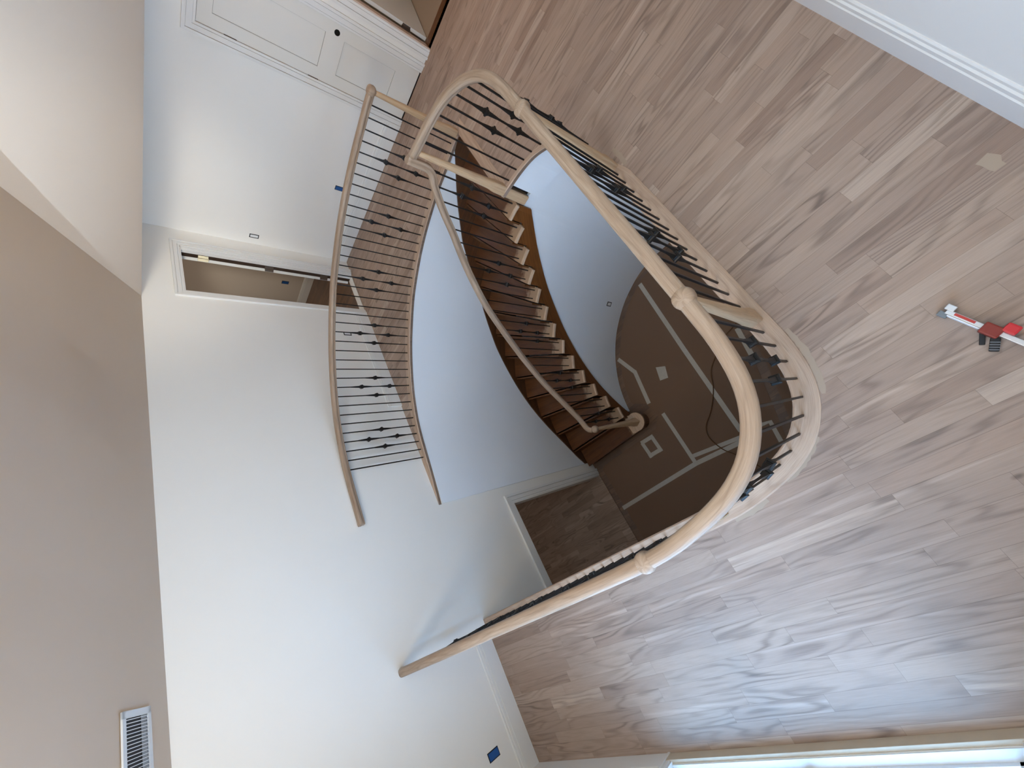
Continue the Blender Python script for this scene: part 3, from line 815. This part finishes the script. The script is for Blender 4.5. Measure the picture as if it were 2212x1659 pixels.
for i in range(len(cent)):
    a, b = cent[max(0, i - 2)], cent[min(len(cent) - 1, i + 2)]
    d = Vector((b.x - a.x, b.y - a.y, 0))
    sides.append(Vector((d.y, -d.x, 0)).normalized() if d.length > .012 else Vector((1, 0, 0)))
stp = [sweep('handrail', cent, M['rail'], None, RAIL_PROFILE, sides)]
stp.append(lathe('rail_cap', CAP_PROF, M['rail'], None, (1.170, 2.690, -1.757)))
nb = newel(None, 1.170, 2.690, -2.7555, -1.755, .4, .046, .021, .10); stp.append(nb)
def rail_z(p):
    best = min(range(len(cent)), key=lambda i: (Vector((cent[i].x, cent[i].y)) - p).length + (0 if cent[i].z < .66 else .05))
    return cent[best].z
pat = CYC * 5
for i, p in enumerate(STBV):
    k = 1 + i // 2; zt = rail_z(p) + .004 if i > 0 else .80
    stp.append(baluster(None, p.x, p.y, -RISE * k + .002, zt, tangent(PI, nearest_s(PI, p)), pat[i]))
for o in stp: unparent_to(o, st)

# ---- staircase ------------------------------------------------------------------
stair = empty('staircase', (2.2, 3.1, ZL))
label(stair, 'curved closed-riser staircase with brown stained treads and pale sanded tread ends', 'staircase')
sp = []
skl = offset(pw, sf * .011)
def reach(a, b):
    """where the nosing line a-b meets the middle of the skirt board"""
    d = (b - a).normalized(); best = b
    for p, q in zip(skl, skl[1:]):
        e = q - p; den = d.x * e.y - d.y * e.x
        if abs(den) < 1e-9: continue
        t = ((p - a).x * e.y - (p - a).y * e.x) / den; u = ((p - a).x * d.y - (p - a).y * d.x) / den
        if -.001 <= u <= 1.001 and .5 < t < 1.4: best = a + d * t
    return best
def tread_uv(o, a, d):
    """U = distance from the open end along the nosing, V across"""
    n = Vector((-d.y, d.x))
    add_uv(o, lambda c: ((Vector((c.x, c.y)) - a).dot(d), (Vector((c.x, c.y)) - a).dot(n)))
for k in range(1, 15):
    z = -RISE * k
    a, b = INN[k], OUT[k]; a0, b0 = INN[k - 1], OUT[k - 1]
    d = (b - a).normalized(); d0 = (b0 - a0).normalized()
    bb = reach(a, b); bb0 = reach(a0, b0)
    if k < 14:
        s0, s1 = nearest_s(PIE, a0), nearest_s(PIE, a)
        inner = cut(PIE, s0 + .02, s1, .05)
        poly = [tuple(p) for p in inner] + [tuple(bb), tuple(bb0 + (bb - bb0).normalized() * .02)]
    else:
        c = Vector((1.175, 2.70)); arc = []
        for j in range(13):
            t = math.radians(15 - j * 17.5); arc.append((c.x + .135 * math.cos(t) * 1.0, c.y + .135 * math.sin(t)))
        poly = [(1.330, 2.80)] + arc + [(1.046, 2.78), (1.046, 3.0), (1.046, 3.800), (1.375, 3.785)]
    t = prism('tread', poly, z - .028, z, M['tread']); tread_uv(t, a, d); sp.append(t)
    if k < 14:                        # return nosing: bare strip on the open end
        c2 = cut(PIE, s0 + .025, s1, .05)
        rn = strip_wall('return_nosing', c2, z - .026, z + .0015, .022, M['pale'], None, True)
        # keep it on the tread side
        sp.append(rn); rn.parent = None
    else:
        nb = prism('bullnose', [(1.330, 2.795)] + arc + [(1.046, 2.78), (1.06, 2.83), (1.25, 2.84)], z - .029, z + .0015, M['pale']); add_uv(nb, lambda c: (c.x, c.y)); sp.append(nb)
    # riser above this tread, set back under the nosing of the one before
    ra = a0 + (a - a0).normalized() * .026 + d0 * (.045 if k > 1 else .105); rb = bb0 + (bb - bb0).normalized() * .026
    r = obox('riser', ra, rb, .018, z, z + RISE - .028, M['riser']); add_uv(r, lambda c, A=ra, D=d0: ((Vector((c.x, c.y)) - A).dot(D), c.z)); sp.append(r)
# last riser under the starting step
bmv = [(1.300, 2.80)] + [(1.175 + .112 * math.cos(math.radians(15 - j * 17.5)), 2.70 + .112 * math.sin(math.radians(15 - j * 17.5))) for j in range(13)] + [(1.068, 2.78), (1.068, 3.798), (1.35, 3.785)]
r = prism('riser', bmv, ZL, -RISE * 14 - .028, M['riser']); add_uv(r, lambda c: (c.y, c.z)); sp.append(r)
# open stringer: stepped top, flowing lower edge
ps = offset(PI, 0.006); bm = bmesh.new()
sK = [nearest_s(ps, INN[k]) for k in range(14)]
segs = []
for k in range(13):
    segs.append((sK[k] if k else sK[0] + .035, sK[k + 1], -RISE * (k + 1) - .027))
segs.append((sK[13], length(ps), -RISE * 14 - .02))
def low_edge(s):
    t = 0
    for k in range(13):
        if s <= sK[k + 1]: t = k + (s - sK[k]) / (sK[k + 1] - sK[k]); break
    else: t = 13 + (s - sK[13]) / (sK[13] - sK[12])
    return max(ZL + .0, -RISE * t - .385)
uvs = []
for s0, s1, zt in segs:
    c = cut(ps, s0, s1, .04); q = offset(c, .022); L = len(c)
    if zt == -RISE - .027: tops = [(-.03 if i < L * .25 else zt) for i in range(L)]
    ss = [s0 + (s1 - s0) * i / (L - 1) for i in range(L)]
    rows = []
    for p, w, s in zip(c, q, ss):
        rows.append([bm.verts.new((p.x, p.y, low_edge(s))), bm.verts.new((p.x, p.y, zt)), bm.verts.new((w.x, w.y, zt)), bm.verts.new((w.x, w.y, low_edge(s)))]); uvs += [s] * 4
    for i in range(L - 1):
        for k in range(4): bm.faces.new((rows[i][k], rows[i][(k + 1) % 4], rows[i + 1][(k + 1) % 4], rows[i + 1][k]))
    bm.faces.new(rows[0]); bm.faces.new(rows[-1][::-1])
o = from_bm('stringer', bm, M['stringer']); me = o.data; uvl = me.uv_layers.new(name='UVMap')
for lp in me.loops: uvl.data[lp.index].uv = (uvs[lp.vertex_index], me.vertices[lp.vertex_index].co.z + uvs[lp.vertex_index] * .9)
sp.append(o)
# skirt board along the curved wall
SK = [(3.945, 1.13, .0), (3.902, 1.293, -.030), (3.845, 1.50, -.145), (3.753, 1.803, -.325), (3.632, 2.149, -.55), (3.53, 2.443, -.79), (3.327, 2.739, -1.06), (2.919, 3.181, -1.41),
      (2.486, 3.469, -1.76), (2.062, 3.663, -2.08), (1.597, 3.734, -2.39), (1.25, 3.80, -2.62), (1.03, 3.82, -2.74)]
sk_s = [nearest_s(pw, Vector((a, b))) for a, b, c in SK]
base0 = nearest_s(pw, Vector((3.96, 1.17))); c = offset(cut(pw, base0, nearest_s(pw, Vector((1.06, 3.845))), .05), sf * .0015)
zt = []; acc = base0
for i, p in enumerate(c):
    if i: acc += (c[i] - c[i - 1]).length
    for j in range(len(sk_s) - 1):
        if acc <= sk_s[j + 1] or j == len(sk_s) - 2:
            t = max(0, min(1, (acc - sk_s[j]) / (sk_s[j + 1] - sk_s[j]))); zt.append(SK[j][2] + (SK[j + 1][2] - SK[j][2]) * t); break
zb = [max(ZL, z - .62) for z in zt]
o = strip_wall('skirt_board', c, zb, zt, sf * .018, M['skirt'], None, True); sp.append(o)
for o in sp: unparent_to(o, stair)

# ------------------------------------------------------------------ things on the floor below
pe = offset(PI, .085)
papA = [tuple(p) for p in cut(pe, nearest_s(pe, Vector((2.80, 1.40))), nearest_s(pe, Vector((1.50, 2.71))), .08)]
paper = prism('floor_paper', [(2.84, 1.12), (2.80, .30)] + [(2.8, -.9), (1.45, -.9), (1.36, .96), (.90, 1.055), (.05, 1.315), (-.40, 1.46), (-.40, 3.74), (.93, 3.74), (.955, 3.68), (.965, 2.60), (1.10, 2.45), (1.34, 2.50), (1.45, 2.66)] + list(reversed(papA)), ZL, ZL + .003, M['paper'])
label(paper, 'large sheet of brown protection paper covering the lower floor beside the bottom of the stairs', 'floor paper', 'brown paper sheets on the lower floor')
p2 = prism('floor_paper', [(1.33, .86), (1.40, -.9), (-1.2, -.9), (-1.2, 1.60), (-.40, 1.34), (.02, 1.215), (.86, .955)], ZL, ZL + .003, M['paper'])
label(p2, 'smaller sheet of brown protection paper below the near railing curve', 'floor paper', 'brown paper sheets on the lower floor')
ZT = ZL + .003
def tape(pts, w, text, i=[0]):
    i[0] += 1; z0 = ZT + .0006 * (i[0] % 5)
    P = V2(pts); A, B = offset(P, w / 2), offset(P, -w / 2)
    poly = [tuple(p) for p in A] + [tuple(p) for p in reversed(B)]
    o = prism('tape_strip', poly, z0 - .0003, z0 + .001, M['tape'])
    return label(o, text, 'tape', 'masking tape on the brown paper')
tape([(2.79, 1.513), (1.6, 1.60), (.36, 1.672)], .062, 'longest grey tape strip, crossing the brown paper beside the cord')
tape([(2.14, 2.458), (1.80, 2.352)], .06, 'short grey tape strip nearest the curved white wall, first leg of a bent pair')
tape([(1.83, 2.352), (1.315, 2.457)], .06, 'grey tape strip pointing at the bottom post, second leg of a bent pair')
tape([(1.085, 2.37), (.285, 2.396)], .055, 'grey tape strip running from the bottom post towards the long crossing strip')
tape([(.277, 3.78), (.30, 2.40), (.24, 1.60)], .058, 'long grey tape strip below the near railing, reaching to the lower doorway')
tape([(.40, 2.38), (.30, 1.72)], .05, 'slanted grey tape strip lying beside the long strip near the cord')
tape([(1.40, .943), (.92, 1.040)], .06, 'grey tape strip seen between the iron balusters of the near curve')
tape([(.31, 1.470), (.285, 1.34), (.04, 1.386)], .05, 'bent grey tape strip seen beyond the handrail between balusters')
o = prism('tape_patch', [(1.668, 2.06), (1.597, 1.941), (1.442, 2.005), (1.479, 2.122)], ZT, ZT + .0015, M['tape'])
label(o, 'square patch of overlapped grey tape alone in the middle of the brown paper', 'tape')
ring = empty('tape_square', (.793, 2.807, ZT)); label(ring, 'square frame of four grey tape strips on the brown paper near the bottom step', 'tape')
for q0, q1 in (((.919, 2.915), (.908, 2.690)), ((.905, 2.715), (.667, 2.712)), ((.695, 2.690), (.703, 2.925)), ((.670, 2.893), (.915, 2.900))):
    unparent_to(obox('tape_piece', q0, q1, .055, ZT, ZT + .001 + random.random() * .001, M['tape']), ring)
# cord
pts = [(1.75, .55), (1.52, .75), (1.441, .969), (1.411, 1.11), (1.27, 1.357), (1.156, 1.505), (.958, 1.619), (.757, 1.808), (.632, 1.979), (.488, 2.038), (.287, 1.988), (.143, 1.89), (-.1, 1.75), (-.4, 1.7)]
rr = .0065
o = sweep('power_cord', [Vector((p.x, p.y, ZT + .0048)) for p in catmull(pts, .04)], M['cord'], None,
          [(0, 0), (rr * .7, rr * .3), (rr, rr), (rr * .7, rr * 1.7), (0, rr * 2)])
label(o, 'thin brown power cord snaking over the papered lower floor', 'cord')

# ------------------------------------------------------------------ electrical boxes, tape, vent
def wall_box(name, loc, normal, w, h, text, cat, inner, rim=.012, group=None, horizontal=False):
    """open device box: dark rim, recessed device plate"""
    n = Vector(normal); up = Vector((0, 0, 1)); s = up.cross(n).normalized()
    mt = Matrix(((s.x, up.x, n.x, 0), (s.y, up.y, n.y, 0), (s.z, up.z, n.z, 0), (0, 0, 0, 1)))
    t = empty(name, loc); label(t, text, cat, group)
    bm = bmesh.new()
    for a, b, c, d in ((-w / 2, w / 2, h / 2 - rim, h / 2), (-w / 2, w / 2, -h / 2, -h / 2 + rim), (-w / 2, -w / 2 + rim, -h / 2, h / 2), (w / 2 - rim, w / 2, -h / 2, h / 2)):
        bm_box(bm, a, b, c, d, -.004, .004, 0, mt)
    from_bm('box_rim', bm, M['black'], t)
    bm = bmesh.new(); bm_box(bm, -w / 2 + rim, w / 2 - rim, -h / 2 + rim, h / 2 - rim, -.004, .002, 0, mt)
    from_bm('device_plate', bm, inner, t)
    bm = bmesh.new(); bm_box(bm, -.006, .006, -.013, .013, .0021, .006, 0, mt); from_bm('toggle', bm, inner, t)
    return t
wall_box('switch_box', (W_X - .001, 3.737, 1.23), (-1, 0, 0), .055, .105, 'uncovered white light switch in a black box, left of the open doorway', 'switch', M['white'], .009, 'uncovered electrical boxes')
wall_box('outlet_box', (3.63, N_Y - .001, .372), (0, -1, 0), .055, .10, 'uncovered outlet low on the far wall, seen behind the balusters of the far railing', 'outlet', M['white'], .010, 'uncovered electrical boxes')
cpos = at_s(PI, nearest_s(PI, Vector((2.717, 1.914)))); tn = tangent(PI, nearest_s(PI, Vector((2.717, 1.914))))
nn = Vector((-math.sin(tn), math.cos(tn)))
wall_box('outlet_box', (cpos.x + nn.x * .002, cpos.y + nn.y * .002, -2.57), (nn.x, nn.y, 0), .062, .10, 'uncovered outlet low on the curved white wall under the stairs', 'outlet', M['white'], .010, 'uncovered electrical boxes')
wall_box('switch_box', (1.202, N_Y - .001, -1.775), (0, -1, 0), .062, .10, 'uncovered switch beside the lower doorway, above the bottom of the stairs', 'switch', M['white'], .013, 'uncovered electrical boxes')
def blue_tape(loc, normal, w, h, text, tilt=0):
    n = Vector(normal); up = Vector((0, 0, 1)); s = up.cross(n).normalized()
    mt = Matrix(((s.x, up.x, n.x, loc[0]), (s.y, up.y, n.y, loc[1]), (s.z, up.z, n.z, loc[2]), (0, 0, 0, 1))) @ Matrix.Rotation(tilt, 4, 'Z')
    bm = bmesh.new(); bm_box(bm, -w / 2, w / 2, -h / 2, h / 2, -.002, .004, 0, mt)
    t = empty('taped_outlet', loc); label(t, text, 'outlet', 'outlets masked with blue tape')
    unparent_to(from_bm('blue_tape', bm, M['blue']), t)
    bm = bmesh.new(); bm_box(bm, -w / 2 - .007, w / 2 + .007, -h / 2 - .007, h / 2 + .007, -.003, .001, 0, mt); unparent_to(from_bm('box_rim', bm, M['black']), t)
blue_tape((W_X - .001, 2.747, .425), (-1, 0, 0), .045, .10, 'blue-taped outlet showing just above the far handrail on the corridor wall')
blue_tape((-1.03, N_Y - .001, .365), (0, -1, 0), .052, .098, 'blue-taped outlet low on the long wall near the window corner')
blue_tape((6.018, 5.20, .425), (-1, 0, 0), .05, .095, 'dark blue-taped outlet on the wall inside the unlit room behind the open doorway')

# ceiling register on the shaded slope
vt = empty('air_vent', (.22, 3.50, cz + sD * (N_Y - 3.50) - .008)); label(vt, 'white metal air register with slanted bars in the sloping ceiling', 'vent')
ang = -math.atan(sD)
MV = Matrix.Translation(vt.location) @ Matrix.Rotation(ang, 4, 'X')
def vbox(name, parts, mat):
    bm = bmesh.new()
    for p in parts: bm_box(bm, *p, 0, MV)
    o = from_bm(name, bm, mat); unparent_to(o, vt); return o
X1, X0, Y0, Y1 = .145, -.25, -.145, .145
f = .034
vbox('frame', [(X0, X1, Y0, Y0 + f, -.008, .001), (X0, X1, Y1 - f, Y1, -.008, .001), (X0, X0 + f, Y0, Y1, -.008, .001), (X1 - f, X1, Y0, Y1, -.008, .001)], M['vent'])
vbox('duct', [(X0 + f, X1 - f, Y0 + f, Y1 - f, -.001, .001)], M['duct'])
nb = 20
for i in range(nb):
    x = X0 + f + (X1 - X0 - 2 * f) * (i + .5) / nb
    vbox('louver', [(x - .0016, x + .0016, Y0 + f, Y1 - f, -.0065, -.001)], M['vent'])
vbox('damper', [(X0 + f, X1 - f, Y1 - f - .062, Y1 - f - .005, -.0015, -.0008)], plain('grey_damper', lin(150, 152, 154), .5))
vbox('damper_edge', [(X0 + f, X1 - f, Y1 - f - .072, Y1 - f - .064, -.0025, -.0008)], M['black'])

# ------------------------------------------------------------------ bar clamp lying on the floor
cl = empty('bar_clamp', (.155, -.205, 0), math.radians(197)); label(cl, 'red and silver bar clamp lying on the oak floor in front of the white wall', 'clamp')
def cbox(name, dims, mat, bev=.002, parent=cl, rot=None):
    bm = bmesh.new(); bm_box(bm, *dims)
    if rot: bmesh.ops.rotate(bm, verts=bm.verts, cent=rot[0], matrix=Matrix.Rotation(rot[1], 3, rot[2]))
    bmesh.ops.bevel(bm, geom=list(bm.edges), offset=bev, segments=2, affect='EDGES', profile=.6)
    return from_bm(name, bm, mat, parent)
bar = cbox('bar', (.0, .40, -.010, .008, .016, .034), M['silver'])
cbox('side_plate', (.012, .125, -.016, -.011, .002, .036), M['white'], .0008)
cbox('stripe', (.028, .098, -.004, .006, .034, .0352), M['redstripe'], .0004)
cbox('end_jaw', (-.012, .020, .004, .028, .006, .042), M['silver'], .003)
cbox('end_pad', (-.018, .016, -.026, -.004, .002, .026), plain('grey_rubber', lin(120, 126, 130), .6), .003)
cbox('sliding_jaw', (.122, .182, -.026, .020, .004, .052), M['darkred'], .006)
cbox('jaw_pad', (.172, .214, .008, .046, .012, .054), M['red'], .007)
cbox('trigger', (.130, .146, -.070, -.020, .002, .018), M['black'], .003, cl, ((.138, -.02, .01), .62, 'Z'))
cbox('grip', (.166, .194, -.074, -.018, .006, .028), M['black'], .005, cl, ((.18, -.02, .01), .55, 'Z'))
gg = plain('grip_grey', lin(120, 122, 126), .5)
for i in range(4): cbox('grip_ridge', (.1655, .1945, -.038 - i * .010, -.035 - i * .010, .0275, .0292), gg, .0008, cl, ((.18, -.02, .01), .55, 'Z'))

# pale filler rubbed into the joint between nosing and floor
rnd = random.Random(11)
def filler(pts, w, text):
    P = catmull(pts, .02); A, B = [], []
    for i, (a, n) in enumerate(zip(P, normals2(P))):
        t = i / (len(P) - 1); k = math.sin(PI_ * min(1, max(0, t))) ** .35
        A.append(a + n * w * k * rnd.uniform(.35, .6)); B.append(a - n * w * k * rnd.uniform(.35, .6))
    o = prism('filler_patch', [tuple(p) for p in A[1:-1]] + [tuple(p) for p in reversed(B[1:-1])], .0002, .0010, M['filler'])
    label(o, text, 'wood filler', 'wood filler patches on the oak floor')
filler([(.50, .262), (.40, .262), (.30, .275), (.20, .300), (.10, .345)], .035, 'pale filler smear along the near railing curve, beside the tapered post nearest the clamp')
filler([(-.03, .47), (-.09, .56), (-.14, .66), (-.17, .76)], .030, 'pale filler smear on the oak floor along the tightest bend of the nosing')
filler([(-.20, .86), (-.225, .98), (-.232, 1.12)], .030, 'pale yellowish filler smear beside the straight nosing under the handrail')
filler([(2.20, .268), (2.10, .262), (1.98, .268)], .035, 'pale filler smear on the floor at the foot of the far tapered post')
filler([(.60, -.640), (.55, -.648), (.49, -.647)], .055, 'oval pale filler patch on the oak floor close to the white baseboard')

# ------------------------------------------------------------------ light
w = bpy.data.worlds.new('sky'); SC.world = w; w.use_nodes = True
nt = w.node_tree; bg = nt.nodes['Background']
wt = nt.nodes.new('ShaderNodeTexCoord'); ws = nt.nodes.new('ShaderNodeSeparateXYZ'); wr = nt.nodes.new('ShaderNodeValToRGB')
nt.links.new(wt.outputs['Generated'], ws.inputs[0]); nt.links.new(ws.outputs[2], wr.inputs[0]); nt.links.new(wr.outputs[0], bg.inputs[0])
e = wr.color_ramp.elements                       # light ground outside below, pale sky above
e[0].position = 0.0; e[0].color = (.50, .31, .14, 1); e[1].position = 0.06; e[1].color = (.50, .32, .14, 1)
bg.inputs[1].default_value = 1.0
def area(name, loc, rot, sx, sy, power, col):
    l = bpy.data.lights.new(name, 'AREA'); l.shape = 'RECTANGLE'; l.size = sx; l.size_y = sy; l.energy = power; l.color = col
    o = bpy.data.objects.new(name, l); COL.objects.link(o); o.location = loc; o.rotation_euler = rot; return o
def aim(o, t): o.rotation_euler = (Vector(t) - o.location).to_track_quat('-Z', 'Y').to_euler(); return o
area('window_daylight', (-4.6, .6, 1.45), (0, -PI_ / 2, -.08), 1.0, 1.0, 550, (1.0, .93, .77))
area('window_skylight', (-1.62, 1.49, 1.15), (0, -PI_ / 2, 0), 2.1, 1.8, 112, (.16, .50, 1.0))
area('upper_east_fill', (-1.2, 1.5, 2.95), (0, -PI_ / 2, 0), 1.1, 2.2, 80, (1.0, .86, .66))  # added fill in front of the closed upper wall; no window there
area('vault_fill', (1.0, .6, 3.6), (0, 0, 0), 1.6, 1.2, 44, (.62, .83, 1.0))  # added overhead fill under the closed vault, not an opening
area('corridor_fill', (4.6, .1, 2.31), (0, 0, 0), .5, 1.4, 7, (1.0, .58, .34))  # warm fill added for the corridor floor; no known fixture
sp_ = bpy.data.lights.new('slope_fill_spot', 'SPOT'); sp_.spot_size = math.radians(34); sp_.spot_blend = 1.0; sp_.shadow_soft_size = .4; sp_.energy = 520; sp_.color = (1.0, .93, .80)  # added spot that brightens the corner of the west ceiling slope
so_ = bpy.data.objects.new('slope_fill_spot', sp_); COL.objects.link(so_); so_.location = (.3, 0, 3.3); aim(so_, (3.80, 2.85, 2.56))
area('lower_room_fill', (.4, 6.2, -.42), (0, 0, 0), .8, .8, 5, (1.0, .92, .86))  # unseen fill added to lift the floor beyond the lower doorway
area('north_room_fill', (4.6, 5.2, 2.36), (0, 0, 0), .6, .6, 9, (1.0, .86, .72))  # invented light that keeps the room behind the open door from going black
area('west_room_fill', (6.6, .2, 2.36), (0, 0, 0), .6, .6, 7, (1.0, .88, .74))  # unseen fill, added likewise for the room past the end doorway

# ------------------------------------------------------------------ camera
cam = bpy.data.cameras.new('camera'); co = bpy.data.objects.new('camera', cam); COL.objects.link(co); SC.camera = co
cam.sensor_width = 36.0; cam.sensor_fit = 'HORIZONTAL'; cam.lens = 862.5 / 2212 * 36.0; cam.clip_start = .01
RIGHT = Vector(((-0.430105, -0.550078, -0.715837))); DOWN = Vector(((-0.802166, 0.596639, 0.023493))); FWD = Vector(((0.414174, 0.584325, -0.697872)))
m = Matrix((( RIGHT.x, -DOWN.x, -FWD.x, 0), (RIGHT.y, -DOWN.y, -FWD.y, 0), (RIGHT.z, -DOWN.z, -FWD.z, 2.5), (0, 0, 0, 1)))
co.matrix_world = m
SC.view_settings.view_transform = 'Standard'; SC.view_settings.look = 'None'; SC.view_settings.exposure = 0.06
SC.cycles.use_denoising = True
SC.cycles.max_bounces = 10; SC.cycles.diffuse_bounces = 6; SC.cycles.transmission_bounces = 6
